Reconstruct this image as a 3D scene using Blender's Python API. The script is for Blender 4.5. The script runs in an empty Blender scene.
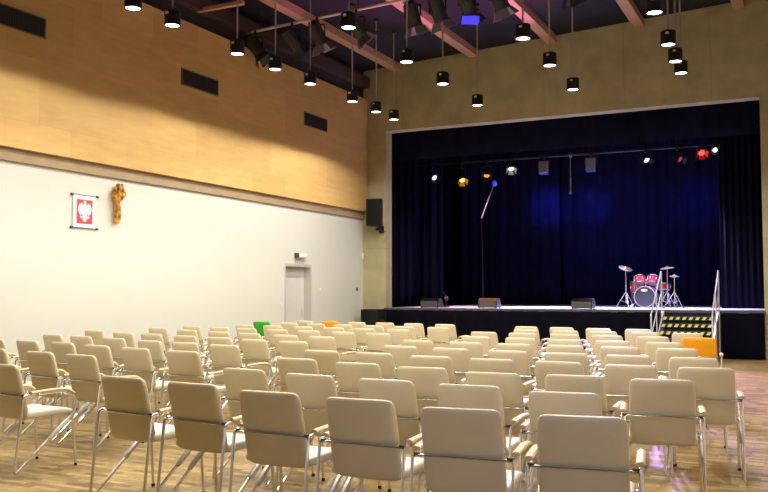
import bpy, bmesh, math, random
from mathutils import Vector, Matrix, Euler
random.seed(7)
scene = bpy.context.scene
COL = scene.collection
PI = math.pi
V = Vector

# ------------------------------------------------------------------ materials
def _new(name):
    m = bpy.data.materials.new(name); m.use_nodes = True
    nt = m.node_tree; b = nt.nodes['Principled BSDF']
    return m, nt, b

def mat(name, col, rough=.5, metal=0., spec=.5, emit=None, es=0., var=0., scale=8., bump=0., bscale=60., stretch=(1, 1, 1)):
    """plain procedural surface: colour with noise variation and optional fine bump"""
    m, nt, b = _new(name)
    b.inputs['Roughness'].default_value = rough
    b.inputs['Metallic'].default_value = metal
    b.inputs['Specular IOR Level'].default_value = spec
    tc = nt.nodes.new('ShaderNodeTexCoord')
    mp = nt.nodes.new('ShaderNodeMapping'); mp.inputs['Scale'].default_value = stretch
    nt.links.new(tc.outputs['Object'], mp.inputs['Vector'])
    n = nt.nodes.new('ShaderNodeTexNoise'); n.inputs['Scale'].default_value = scale; n.inputs['Detail'].default_value = 4
    nt.links.new(mp.outputs[0], n.inputs['Vector'])
    r = nt.nodes.new('ShaderNodeValToRGB')
    r.color_ramp.elements[0].position = .3; r.color_ramp.elements[1].position = .7
    r.color_ramp.elements[0].color = tuple(c * (1 - var) for c in col) + (1,)
    r.color_ramp.elements[1].color = tuple(min(1, c * (1 + var)) for c in col) + (1,)
    nt.links.new(n.outputs['Fac'], r.inputs['Fac']); nt.links.new(r.outputs['Color'], b.inputs['Base Color'])
    if bump:
        n2 = nt.nodes.new('ShaderNodeTexNoise'); n2.inputs['Scale'].default_value = bscale
        nt.links.new(tc.outputs['Object'], n2.inputs['Vector'])
        bp = nt.nodes.new('ShaderNodeBump'); bp.inputs['Strength'].default_value = bump; bp.inputs['Distance'].default_value = .01
        nt.links.new(n2.outputs['Fac'], bp.inputs['Height']); nt.links.new(bp.outputs[0], b.inputs['Normal'])
    if emit:
        b.inputs['Emission Color'].default_value = tuple(emit) + (1,)
        b.inputs['Emission Strength'].default_value = es
    return m

def mat_floor():
    m, nt, b = _new('parquet')
    tc = nt.nodes.new('ShaderNodeTexCoord')
    mp = nt.nodes.new('ShaderNodeMapping'); mp.inputs['Rotation'].default_value = (0, 0, .0)
    nt.links.new(tc.outputs['Object'], mp.inputs['Vector'])
    br = nt.nodes.new('ShaderNodeTexBrick')
    br.inputs['Scale'].default_value = 1; br.inputs['Brick Width'].default_value = .26; br.inputs['Row Height'].default_value = .065
    br.inputs['Mortar Size'].default_value = .0025; br.inputs['Bias'].default_value = 0
    br.inputs['Color1'].default_value = (.20, .13, .052, 1); br.inputs['Color2'].default_value = (.53, .38, .16, 1)
    br.inputs['Mortar'].default_value = (.20, .12, .05, 1)
    nt.links.new(mp.outputs[0], br.inputs['Vector'])
    n = nt.nodes.new('ShaderNodeTexNoise'); n.inputs['Scale'].default_value = 14; n.inputs['Detail'].default_value = 8; n.inputs['Roughness'].default_value = .75
    nt.links.new(mp.outputs[0], n.inputs['Vector'])
    mx = nt.nodes.new('ShaderNodeMix'); mx.data_type = 'RGBA'; mx.blend_type = 'OVERLAY'; mx.inputs[0].default_value = .8
    nt.links.new(br.outputs['Color'], mx.inputs[6]); nt.links.new(n.outputs['Fac'], mx.inputs[7])
    nt.links.new(mx.outputs[2], b.inputs['Base Color'])
    b.inputs['Roughness'].default_value = .38; b.inputs['Specular IOR Level'].default_value = .4
    return m

def mat_panel():
    m, nt, b = _new('plywood_cladding')
    tc = nt.nodes.new('ShaderNodeTexCoord')
    sp = nt.nodes.new('ShaderNodeSeparateXYZ'); nt.links.new(tc.outputs['Object'], sp.inputs[0])
    cb = nt.nodes.new('ShaderNodeCombineXYZ'); nt.links.new(sp.outputs['Y'], cb.inputs['X']); nt.links.new(sp.outputs['Z'], cb.inputs['Y'])
    br = nt.nodes.new('ShaderNodeTexBrick'); br.offset = .5
    br.inputs['Scale'].default_value = 1; br.inputs['Brick Width'].default_value = 1.25; br.inputs['Row Height'].default_value = 1.0
    br.inputs['Mortar Size'].default_value = .002
    br.inputs['Color1'].default_value = (.58, .375, .135, 1); br.inputs['Color2'].default_value = (.66, .435, .165, 1)
    br.inputs['Mortar'].default_value = (.50, .31, .12, 1)
    nt.links.new(cb.outputs[0], br.inputs['Vector'])
    mp = nt.nodes.new('ShaderNodeMapping'); mp.inputs['Scale'].default_value = (1.2, 5, 1)
    nt.links.new(cb.outputs[0], mp.inputs['Vector'])
    n = nt.nodes.new('ShaderNodeTexNoise'); n.inputs['Scale'].default_value = 1.6; n.inputs['Detail'].default_value = 6
    nt.links.new(mp.outputs[0], n.inputs['Vector'])
    mx = nt.nodes.new('ShaderNodeMix'); mx.data_type = 'RGBA'; mx.blend_type = 'OVERLAY'; mx.inputs[0].default_value = .22
    nt.links.new(br.outputs['Color'], mx.inputs[6]); nt.links.new(n.outputs['Fac'], mx.inputs[7])
    nt.links.new(mx.outputs[2], b.inputs['Base Color'])
    b.inputs['Roughness'].default_value = .5; b.inputs['Specular IOR Level'].default_value = .3
    return m

def mat_concrete():
    m, nt, b = _new('board_concrete')
    tc = nt.nodes.new('ShaderNodeTexCoord')
    sp = nt.nodes.new('ShaderNodeSeparateXYZ'); nt.links.new(tc.outputs['Object'], sp.inputs[0])
    cb = nt.nodes.new('ShaderNodeCombineXYZ'); nt.links.new(sp.outputs['X'], cb.inputs['X']); nt.links.new(sp.outputs['Z'], cb.inputs['Y'])
    br = nt.nodes.new('ShaderNodeTexBrick'); br.offset = 0
    br.inputs['Scale'].default_value = 1; br.inputs['Brick Width'].default_value = 1.9; br.inputs['Row Height'].default_value = 2.6
    br.inputs['Mortar Size'].default_value = .006
    br.inputs['Color1'].default_value = (.385, .352, .205, 1); br.inputs['Color2'].default_value = (.415, .38, .225, 1)
    br.inputs['Mortar'].default_value = (.33, .28, .16, 1)
    nt.links.new(cb.outputs[0], br.inputs['Vector'])
    n = nt.nodes.new('ShaderNodeTexNoise'); n.inputs['Scale'].default_value = 2.2; n.inputs['Detail'].default_value = 8
    nt.links.new(tc.outputs['Object'], n.inputs['Vector'])
    mx = nt.nodes.new('ShaderNodeMix'); mx.data_type = 'RGBA'; mx.blend_type = 'OVERLAY'; mx.inputs[0].default_value = .35
    nt.links.new(br.outputs['Color'], mx.inputs[6]); nt.links.new(n.outputs['Fac'], mx.inputs[7])
    nt.links.new(mx.outputs[2], b.inputs['Base Color'])
    b.inputs['Roughness'].default_value = .8
    return m

M = dict(
    floor=mat_floor(), panel=mat_panel(), concrete=mat_concrete(),
    white=mat('white_plaster', (.625, .645, .61), .75, var=.012, scale=1.5),
    dark_wall=mat('dark_upper_plaster', (.028, .020, .024), .9, var=.2),
    ceil=mat('black_ceiling', (.0018, .0018, .0055), .95, var=.35, scale=2),
    trim=mat('brown_trim', (.34, .255, .15), .6, var=.12, scale=3),
    beam=mat('glulam_timber', (.50, .29, .18), .6, var=.1, scale=4, stretch=(6, .6, 6)),
    beam_dark=mat('stained_timber', (.055, .028, .022), .7, var=.15, scale=4, stretch=(6, .6, 6)),
    plain=mat('grey_plaster', (.45, .43, .38), .8, var=.05),
    leather=mat('cream_leatherette', (.69, .615, .44), .38, spec=.45, var=.025, scale=5, bump=.05, bscale=180),
    leather_lit=mat('cream_leatherette_lit', (.80, .77, .70), .40, spec=.4, var=.025, scale=5, bump=.05, bscale=180),  # same cream cover, whitened for the overhead light on the seats
    orange=mat('orange_leatherette', (.90, .40, .012), .42, spec=.35, var=.03, scale=5, bump=.05, bscale=180),
    green=mat('green_leatherette', (.035, .42, .02), .42, spec=.35, var=.03, scale=5, bump=.05, bscale=180),
    chrome=mat('chrome', (.82, .82, .82), .26, metal=1.),
    beech=mat('beech_wood', (.76, .57, .33), .4, var=.12, scale=12, stretch=(4, 1, 4)),
    rubber=mat('black_rubber', (.02, .02, .02), .6),
    black=mat('black_metal', (.005, .005, .006), .38, spec=.5, var=.1),
    black_matt=mat('black_box', (.008, .008, .009), .6, spec=.3, var=.15),
    dark_grey=mat('dark_grey_metal', (.028, .027, .027), .5, var=.2),
    grille=mat('speaker_grille', (.06, .058, .055), .55, var=.25, scale=60),
    grille_dark=mat('black_cabinet_grille', (.006, .0055, .007), .7, spec=.2, var=.3, scale=60),
    grey_box=mat('grey_fixture', (.16, .16, .17), .6, var=.1),
    steel=mat('pipe_steel', (.62, .53, .40), .5, metal=.0, var=.1),
    alu=mat('aluminium_tube', (.68, .68, .72), .35, metal=.6),
    velvet=mat('black_velvet', (.0055, .0055, .022), .95, spec=.1, var=.2, scale=3),  # black cloth; the blue ambient stage light is tinted into its colour
    velvet_leg=mat('black_velvet_leg', (.0035, .0035, .010), .95, spec=.1, var=.25, scale=3),
    skirt=mat('black_skirt_cloth', (.0022, .0022, .007), .95, spec=.1, var=.2, scale=3),
    stage=mat('stage_floor', (.50, .50, .52), .6, spec=.2, var=.06, scale=3),
    stage_edge=mat('stage_edge', (.06, .06, .08), .5),
    vent=mat('dark_grille_slats', (.035, .03, .035), .6, var=.2),
    vent_frame=mat('grille_frame', (.16, .13, .10), .5),
    door=mat('grey_white_door', (.60, .61, .62), .55, var=.02),
    jamb=mat('door_jamb', (.47, .47, .44), .6),  # greyed to carry the shade inside the door reveal
    plastic=mat('white_plastic', (.75, .75, .73), .4),
    dark_plastic=mat('dark_plastic', (.05, .05, .05), .4),
    lamp=mat('lit_lamp', (1, .96, .88), .3, emit=(1, .95, .86), es=9.),
    cable=mat('grey_cable', (.36, .31, .25), .6),
    red=mat('crest_red', (.78, .045, .07), .6, var=.03),
    cloth_white=mat('white_banner_cloth', (.80, .80, .82), .7, var=.01),
    carving=mat('golden_carved_wood', (.46, .21, .015), .38, var=.95, scale=14, bump=.5, bscale=25),
    yellow=mat('hazard_yellow', (.70, .64, .20), .5),
    hz_black=mat('hazard_black', (.012, .012, .012), .5),
    drum_red=mat('red_drum_shell', (.21, .016, .016), .25, var=.1),
    drum_head=mat('white_drum_head', (.42, .42, .45), .45),
    drum_black=mat('black_drum_head', (.02, .02, .024), .4),
    bronze=mat('cymbal_bronze', (.22, .16, .10), .35, metal=.9),
    seat_black=mat('drum_seat_vinyl', (.02, .02, .022), .5),
)
def glow(name, col, s): return mat(name, tuple(min(1, c) for c in col), .4, emit=col, es=s)

# ------------------------------------------------------------------ mesh builder
class MB:
    def __init__(self): self.v = []; self.f = []; self.m = []
    def add(self, vs, fs, mi=0, T=None):
        o = len(self.v)
        for p in vs:
            p = V(p); self.v.append(T @ p if T is not None else p)
        for f in fs: self.f.append([i + o for i in f]); self.m.append(mi)
    def box(self, c, s, mi=0, T=None, bev=0.):
        bm = bmesh.new(); bmesh.ops.create_cube(bm, size=1)
        bmesh.ops.scale(bm, vec=V(s), verts=bm.verts)
        if bev: bmesh.ops.bevel(bm, geom=list(bm.edges), offset=bev, segments=2, affect='EDGES', profile=.5)
        bmesh.ops.translate(bm, vec=V(c), verts=bm.verts)
        bm.verts.index_update()
        self.add([v.co.copy() for v in bm.verts], [[v.index for v in f.verts] for f in bm.faces], mi, T); bm.free()
    def tube(self, pts, r, n=8, mi=0, T=None, flat=None, closed=False):
        """r: radius or list; flat=(rx,ry) elliptical"""
        pts = [V(p) for p in pts]; N = len(pts); rings = []
        t0 = (pts[1] - pts[0]).normalized()
        ref = V((1, 0, 0)) if abs(t0.x) < .9 else V((0, 0, 1))
        nrm = (ref - t0 * ref.dot(t0)).normalized()
        for i in range(N):
            a = pts[i - 1] if (i > 0 or closed) else pts[0]; b = pts[(i + 1) % N] if (i < N - 1 or closed) else pts[-1]
            t = (b - a).normalized()
            nrm = (nrm - t * nrm.dot(t)).normalized(); bi = t.cross(nrm)
            ri = r[i] if isinstance(r, (list, tuple)) else r
            rx, ry = (flat if flat else (ri, ri))
            rings.append([pts[i] + nrm * math.cos(2 * PI * k / n) * rx + bi * math.sin(2 * PI * k / n) * ry for k in range(n)])
        vs = [p for rg in rings for p in rg]; fs = []
        for i in range(N if closed else N - 1):
            j = (i + 1) % N
            for k in range(n):
                fs.append([i * n + k, i * n + (k + 1) % n, j * n + (k + 1) % n, j * n + k])
        if not closed: fs.append(list(range(n))[::-1]); fs.append([(N - 1) * n + k for k in range(n)])
        self.add(vs, fs, mi, T)
    def lathe(self, prof, n=20, mi=0, T=None, mis=None):
        """prof: list of (radius, z)"""
        vs = []; fs = []
        for (r, z) in prof:
            for k in range(n): vs.append((r * math.cos(2 * PI * k / n), r * math.sin(2 * PI * k / n), z))
        o = len(self.f)
        for i in range(len(prof) - 1):
            for k in range(n): fs.append([i * n + k, i * n + (k + 1) % n, (i + 1) * n + (k + 1) % n, (i + 1) * n + k])
        self.add(vs, fs, mi, T)
    def prism(self, poly, h, mi=0, T=None):
        """poly in XY extruded 0..h in Z"""
        n = len(poly)
        vs = [(x, y, 0) for x, y in poly] + [(x, y, h) for x, y in poly]
        fs = [list(range(n))[::-1], [n + i for i in range(n)]] + [[i, (i + 1) % n, n + (i + 1) % n, n + i] for i in range(n)]
        self.add(vs, fs, mi, T)
    def build(self, name, mats, parent=None, smooth=True, loc=None):
        me = bpy.data.meshes.new(name); me.from_pydata([tuple(p) for p in self.v], [], self.f)
        for m_ in (mats if isinstance(mats, (list, tuple)) else [mats]): me.materials.append(m_)
        for p, mi in zip(me.polygons, self.m): p.material_index = mi
        bm = bmesh.new(); bm.from_mesh(me)
        bmesh.ops.remove_doubles(bm, verts=bm.verts, dist=1e-5); bmesh.ops.recalc_face_normals(bm, faces=bm.faces)
        bm.to_mesh(me); bm.free()
        if smooth:
            me.polygons.foreach_set('use_smooth', [True] * len(me.polygons)); me.set_sharp_from_angle(angle=math.radians(38))
        me.update()
        o = bpy.data.objects.new(name, me); COL.objects.link(o)
        if parent is not None: o.parent = parent
        if loc is not None: o.location = loc
        return o

def fillet(pts, r, n=5):
    """round the inner corners of a polyline"""
    pts = [V(p) for p in pts]; out = [pts[0]]
    for i in range(1, len(pts) - 1):
        p = pts[i]; a = pts[i - 1] - p; b = pts[i + 1] - p
        rr = r[i - 1] if isinstance(r, (list, tuple)) else r
        d = min(rr, a.length * .48, b.length * .48)
        p0 = p + a.normalized() * d; p1 = p + b.normalized() * d
        for k in range(n + 1):
            t = k / n; out.append(p0 * (1 - t) ** 2 + p * 2 * t * (1 - t) + p1 * t * t)
    out.append(pts[-1]); return out

def empty(name, loc, rz=0.):
    o = bpy.data.objects.new(name, None); COL.objects.link(o); o.location = loc; o.rotation_euler = (0, 0, rz); o.empty_display_size = .1
    return o
def tag(o, label, cat, group=None):
    o['label'] = label; o['category'] = cat
    if group: o['group'] = group
    return o
def struct(o): o['kind'] = 'structure'; return o
def bake(o, levels):
    """apply a subdivision surface to the mesh itself"""
    md = o.modifiers.new('sub', 'SUBSURF'); md.levels = levels; md.render_levels = levels
    dg = bpy.context.evaluated_depsgraph_get()
    me = bpy.data.meshes.new_from_object(o.evaluated_get(dg)); o.modifiers.clear()
    old = o.data; o.data = me; me.name = o.name; bpy.data.meshes.remove(old)
    me.polygons.foreach_set('use_smooth', [True] * len(me.polygons))
    return o
def copy_tree(o, parent=None):
    c = o.copy(); COL.objects.link(c)
    if parent is not None: c.parent = parent
    for ch in list(o.children): copy_tree(ch, c)
    return c
def look(d):
    """rotation matrix whose local -Z points along d"""
    return V(d).to_track_quat('-Z', 'Y').to_matrix().to_4x4()
ORD = ['first', 'second', 'third', 'fourth', 'fifth', 'sixth', 'seventh', 'eighth', 'ninth', 'tenth', 'eleventh', 'twelfth']
# ------------------------------------------------------------------ the setting
XL, XP, XR = -10.65, -10.52, 1.2           # left wall, face of its timber cladding, right wall
YB, YF = 20.25, -4.0                       # stage wall, wall behind the camera
PX0, PX1, PZ = -9.97, -0.92, 5.69         # stage opening
SZ = 1.05                                  # stage height
def zc(x): return 7.36 + .053 * (x + 10.69)

b = MB(); b.box(((XL + XR) / 2, (YB + YF) / 2 + .3, -.05), (XR - XL + .6, YB - YF + 1.0, .1)); struct(b.build('floor', M['floor'], smooth=False))
# left wall with the door recess
DY0, DY1, DZ = 16.45, 17.62, 2.10
b = MB()
def wall_l(y0, y1, z0, z1, mi=0): b.box((XL - .15, (y0 + y1) / 2, (z0 + z1) / 2), (.3, y1 - y0, z1 - z0), mi)
wall_l(YF, DY0, 0, 3.5); wall_l(DY1, YB + .3, 0, 3.5); wall_l(DY0, DY1, DZ, 3.5)
wall_l(YF, YB + .3, 3.5, 6.4); wall_l(YF, YB + .3, 6.4, 8.0, 1)
struct(b.build('wall_left', [M['white'], M['dark_wall']], smooth=False))
b = MB(); b.box(((XL + XP) / 2, (YB + YF) / 2, (3.58 + 6.58) / 2), (XP - XL, YB - YF - .02, 3.0)); struct(b.build('trim_1', M['panel'], smooth=False))
b = MB(); b.box((XL + .025, (YB + YF) / 2, (3.39 + 3.58) / 2), (.05, YB - YF - .02, .19)); struct(b.build('trim_2', M['trim'], smooth=False))
# door
d = MB(); d.box((XL - .19, (DY0 + DY1) / 2 - .0, DZ / 2), (.045, DY1 - DY0 - .12, DZ - .06), bev=.004)
dr = struct(d.build('door_1', M['door'], smooth=False))
d = MB()
for y in (DY0 + .03, DY1 - .03): d.box((XL - .14, y, DZ / 2), (.28, .06, DZ))
d.box((XL - .14, (DY0 + DY1) / 2, DZ - .03), (.28, DY1 - DY0 - .12, .06))
d.build('door_frame', M['jamb'], dr, smooth=False)
d = MB(); x = XL - .165
d.tube(fillet([(x, DY1 - .16, 1.03), (x + .05, DY1 - .16, 1.03), (x + .05, DY1 - .28, 1.03)], .015), .009)
d.box((x + .002, DY1 - .16, 1.0), (.01, .04, .2), bev=.003); d.build('door_handle', M['alu'], dr)
# stage wall with the opening
b = MB()
def wb(x0, x1, z0, z1): b.box(((x0 + x1) / 2, YB + .175, (z0 + z1) / 2), (x1 - x0, .35, z1 - z0))
wb(XL, PX0, 0, PZ); wb(PX1, XR, 0, PZ); wb(XL, XR, PZ, 8.1)
struct(b.build('wall_back', M['concrete'], smooth=False))
b = MB(); b.box((XR + .15, (YB + YF) / 2, 4), (.3, YB - YF + .8, 8.2)); struct(b.build('wall_right', M['plain'], smooth=False))
b = MB(); b.box(((XL + XR) / 2, YF - .15, 4), (XR - XL + .6, .3, 8.2)); struct(b.build('wall_front', M['plain'], smooth=False))
b = MB(); x0, x1 = XL - .3, XR + .3
vs = [(x0, YF - .3, zc(x0)), (x1, YF - .3, zc(x1)), (x1, YB + .35, zc(x1)), (x0, YB + .35, zc(x0))]
vs += [(p[0], p[1], p[2] + .2) for p in vs]
b.add(vs, [[0, 1, 2, 3], [4, 5, 6, 7], [0, 1, 5, 4], [1, 2, 6, 5], [2, 3, 7, 6], [3, 0, 4, 7]])
struct(b.build('ceiling', M['ceil'], smooth=False))
# roof beams running towards the stage wall
for i, x in enumerate((-9.62, -7.50, -5.50, -3.44, -1.30)):
    b = MB(); z1 = zc(x) + .02; z0 = zc(x) - .17
    b.box((x, (YB + YF) / 2, (z0 + z1) / 2), (.24, YB - YF, z1 - z0), bev=.008); struct(b.build('trim_%d' % (3 + i), M['beam'], smooth=False))
b = MB(); b.box((XL + .10, (YB + YF) / 2, 7.03), (.20, YB - YF, .26)); struct(b.build('trim_8', M['beam_dark'], smooth=False))
b = MB(); b.box(((-10.60 - 9.52) / 2, 13.22, 6.925), (1.08, .09, .07)); b.box((-9.62, 13.22, 7.12), (.06, .06, .36)); struct(b.build('trim_9', M['beam'], smooth=False))

# stage: platform, black box behind the opening
SB = 27.6
b = MB(); b.box(((PX0 + PX1) / 2, (YB + SB) / 2, SZ / 2 - .03), (PX1 - PX0, SB - YB, SZ - .06), 1); b.box(((PX0 + PX1) / 2, (YB + SB) / 2, SZ - .02), (PX1 - PX0, SB - YB, .04), 0)
b.box((-5.445, 20.19, SZ - .03), (9.05, .12, .06), 1)
st = struct(b.build('floor_stage', [M['stage'], M['stage_edge']], smooth=False))
b = MB()
b.box((PX0 - 1.3, (YB + .35 + SB) / 2, 3.6), (.1, SB - YB - .35, 7.6)); b.box((PX1 + 1.3, (YB + .35 + SB) / 2, 3.6), (.1, SB - YB - .35, 7.6))
b.box(((PX0 + PX1) / 2, SB + .05, 3.6), (PX1 - PX0 + 2.7, .1, 7.6)); b.box(((PX0 + PX1) / 2, (YB + .35 + SB) / 2, 7.3), (PX1 - PX0 + 2.7, SB - YB - .35, .1))
struct(b.build('wall_stage', M['velvet'], smooth=False))

def curtain(name, x0, x1, y, z0, z1, amp, wl, m, label, cat='curtain', group=None, along='x'):
    mb = MB(); n = max(8, int((x1 - x0) / wl * 10)); rows = 6
    vs = []; ph = random.random() * 6
    for j in range(rows + 1):
        z = z0 + (z1 - z0) * j / rows; k = 1.15 - .4 * j / rows
        for i in range(n + 1):
            x = x0 + (x1 - x0) * i / n
            dy = amp * k * (math.sin(2 * PI * x / wl + ph) + .45 * math.sin(2 * PI * x / wl * .43 + 1.3 + ph) + .15 * math.sin(2 * PI * x / wl * 2.3 + .1 * j))
            vs.append((x, y + dy, z) if along == 'x' else (y + dy, x, z))
    fs = [[j * (n + 1) + i, j * (n + 1) + i + 1, (j + 1) * (n + 1) + i + 1, (j + 1) * (n + 1) + i] for j in range(rows) for i in range(n)]
    mb.add(vs, fs); o = mb.build(name, m); sd = o.modifiers.new('thick', 'SOLIDIFY'); sd.thickness = .008
    return tag(o, label, cat, group)
w = (PX1 - PX0 + .9) / 3
bl = ['black back curtain behind the left part of the stage', 'black back curtain lit faintly blue in the middle of the stage', 'black back curtain behind the drum kit']
for i in range(3):
    curtain('stage_curtain', PX0 - .45 + w * i, PX0 - .45 + w * (i + 1), 26.9 + .2 * (i % 2), SZ + .02, 6.9, .03, .34, M['velvet'], bl[i], group='black curtains across the back of the stage')
curtain('stage_curtain', -1.97, -.60, 22.45, SZ + .01, 6.6, .03, .15, M['velvet_leg'], 'black side curtain in narrow folds to the right of the stairs', group='side curtains of the stage')
curtain('stage_curtain', -11.0, -10.05, 22.3, SZ + .01, 6.6, .04, .24, M['velvet'], 'black side curtain at the left edge of the stage', group='side curtains of the stage')
curtain('stage_curtain', -11.1, -9.9, 24.0, SZ + .01, 6.6, .05, .28, M['velvet'], 'black side curtain further back on the left of the stage', group='side curtains of the stage')
curtain('border_curtain', PX0 - .3, PX1 + .3, 20.95, 5.0, 6.9, .012, .35, M['velvet'], 'black border curtain across the top of the stage opening')
def skirt(x0, x1, label):
    curtain('stage_skirt', x0, x1, 20.13, .01, SZ - .05, .022, .42, M['skirt'], label, 'stage skirt', 'black cloths covering the stage front')
skirt(-9.97, -8.02, 'black cloth on the stage front below the left wedge monitors'); skirt(-7.99, -3.12, 'long black cloth on the stage front, left of the stairs')
skirt(-1.78, -.93, 'black cloth on the stage front, right of the stairs')
# ------------------------------------------------------------------ chairs
def make_chair(m_seat, m_back):
    root = empty('chair', (0, 0, 0))
    # backrest: padded slab, hollowed, its lower third turned forward
    def yback(z): return -.20 - .07 * max(0, (z - .60) / .26) if z > .60 else -.20 + .042 * ((.60 - z) / .18) ** 1.2
    xs = [-.211, -.188, -.11, 0, .11, .188, .211]; zs = [.417, .446, .53, .595, .625, .72, .832, .866]
    mb = MB(); vs = []; fs = []
    nx, nz = len(xs), len(zs)
    for s in (0, 1):
        for z in zs:
            for x in xs:
                edge = (abs(x) > .20) or z in (zs[0], zs[-1])
                t = .029 if not edge else .015
                y = yback(z) - .018 * (1 - (x / .211) ** 2)
                cr = abs(x) > .20 and z in (zs[0], zs[-1])
                vs.append((x * (.91 if cr else 1), y + (t if s else -t), z + ((.018 if z == zs[0] else -.018) if cr else 0)))
    F = lambda s, j, i: s * nx * nz + j * nx + i
    for j in range(nz - 1):
        for i in range(nx - 1):
            fs.append([F(0, j, i), F(0, j, i + 1), F(0, j + 1, i + 1), F(0, j + 1, i)]); fs.append([F(1, j, i), F(1, j + 1, i), F(1, j + 1, i + 1), F(1, j, i + 1)])
    for j in range(nz - 1):
        for i in (0, nx - 1): fs.append([F(0, j, i), F(0, j + 1, i), F(1, j + 1, i), F(1, j, i)])
    for i in range(nx - 1):
        for j in (0, nz - 1): fs.append([F(0, j, i), F(1, j, i), F(1, j, i + 1), F(0, j, i + 1)])
    mb.add(vs, fs); bake(mb.build('backrest', m_back, root), 2)
    # seat with a rounded front edge
    ys = [-.185, -.16, -.06, .06, .17, .235, .262]; mb = MB(); vs = []; fs = []; ny = len(ys)
    def zs_(y): return .455 + .02 * max(0, (y + .05)) - .028 * max(0, (y - .15) / .11) ** 2
    for s in (0, 1):
        for y in ys:
            for x in xs:
                edge = abs(x) > .20 or y in (ys[0], ys[-1]); t = .033 if not edge else .020
                vs.append((x * 1.06, y, zs_(y) + (t if s else -t) - .006 * (1 - (x / .211) ** 2)))
    G = lambda s, j, i: s * nx * ny + j * nx + i
    for j in range(ny - 1):
        for i in range(nx - 1):
            fs.append([G(0, j, i), G(0, j, i + 1), G(0, j + 1, i + 1), G(0, j + 1, i)]); fs.append([G(1, j, i), G(1, j + 1, i), G(1, j + 1, i + 1), G(1, j, i + 1)])
    for j in range(ny - 1):
        for i in (0, nx - 1): fs.append([G(0, j, i), G(0, j + 1, i), G(1, j + 1, i), G(1, j, i)])
    for i in range(nx - 1):
        for j in (0, ny - 1): fs.append([G(0, j, i), G(1, j, i), G(1, j, i + 1), G(0, j, i + 1)])
    mb.add(vs, fs); bake(mb.build('seat', m_seat, root), 2)
    # chrome rail behind the backrest, with its two end clamps
    mb = MB(); z = .618
    rail = [(-.254, -.228, z)] + [(x, yback(z) - .040 - .018 * (1 - (x / .22) ** 2), z + .002 * math.cos(x * 14)) for x in (-.22, -.15, -.08, 0, .08, .15, .22)] + [(.254, -.228, z)]
    mb.tube(rail, .009, 8, flat=(.0105, .006)); mb.build('back_rail', M['chrome'], root)
    for s in (-1, 1):
        mb = MB(); mb.tube([(s * .224, -.240, z), (s * .258, -.228, z)], .011, 8); mb.build('clamp', M['rubber'], root)
        x = s * .257
        # side frame: upright from the armrest to the rear foot, then the slanting stay forward to the armrest front
        path = fillet([(x, -.19, .622), (x, -.245, .615), (x, -.315, .0115), (x, .235, .440), (x, .262, .545), (x, .15, .630), (x, -.10, .626)], [.03, .045, .07, .06, .07], 6)
        mb = MB(); mb.tube(path, .0105, 8, flat=(.0085, .012)); fr = mb.build('side_frame', M['chrome'], root)
        mb = MB(); d0 = V((x, -.315, .0115)); d1 = V((x, .235, .440))
        mb.tube([d0.lerp(d1, t) + V((s * .004, 0, 0)) for t in (.55, .57, .72, .87, .89)], [.012, .018, .019, .018, .012], 8); mb.build('stay_sleeve', M['alu'], fr)
        mb = MB(); mb.tube([(s * .245, .222, .455), (s * .253, .262, .012)], .011, 8); lg = mb.build('leg', M['chrome'], root)
        mb = MB(); mb.lathe([(.0, 0), (.0125, 0), (.0135, .005), (.0125, .022), (.0, .024)], 10, T=Matrix.Translation((s * .2532, .2625, .0))); mb.build('foot_cap', M['rubber'], lg)
        # beech armrest pad
        pp = fillet([(x, -.185, .638), (x, -.10, .643), (x, .06, .648), (x, .17, .638), (x, .222, .602)], .06, 4)
        mb = MB(); mb.tube(pp, .02, 12, flat=(.022, .012)); mb.build('armrest', M['beech'], root)
    for y in (.215, -.12):
        mb = MB(); w = .247 if y > 0 else .19; mb.tube([(-w, y, .428), (w, y, .428)], .009, 8); mb.build('seat_support', M['chrome'], root)
    return root

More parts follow.
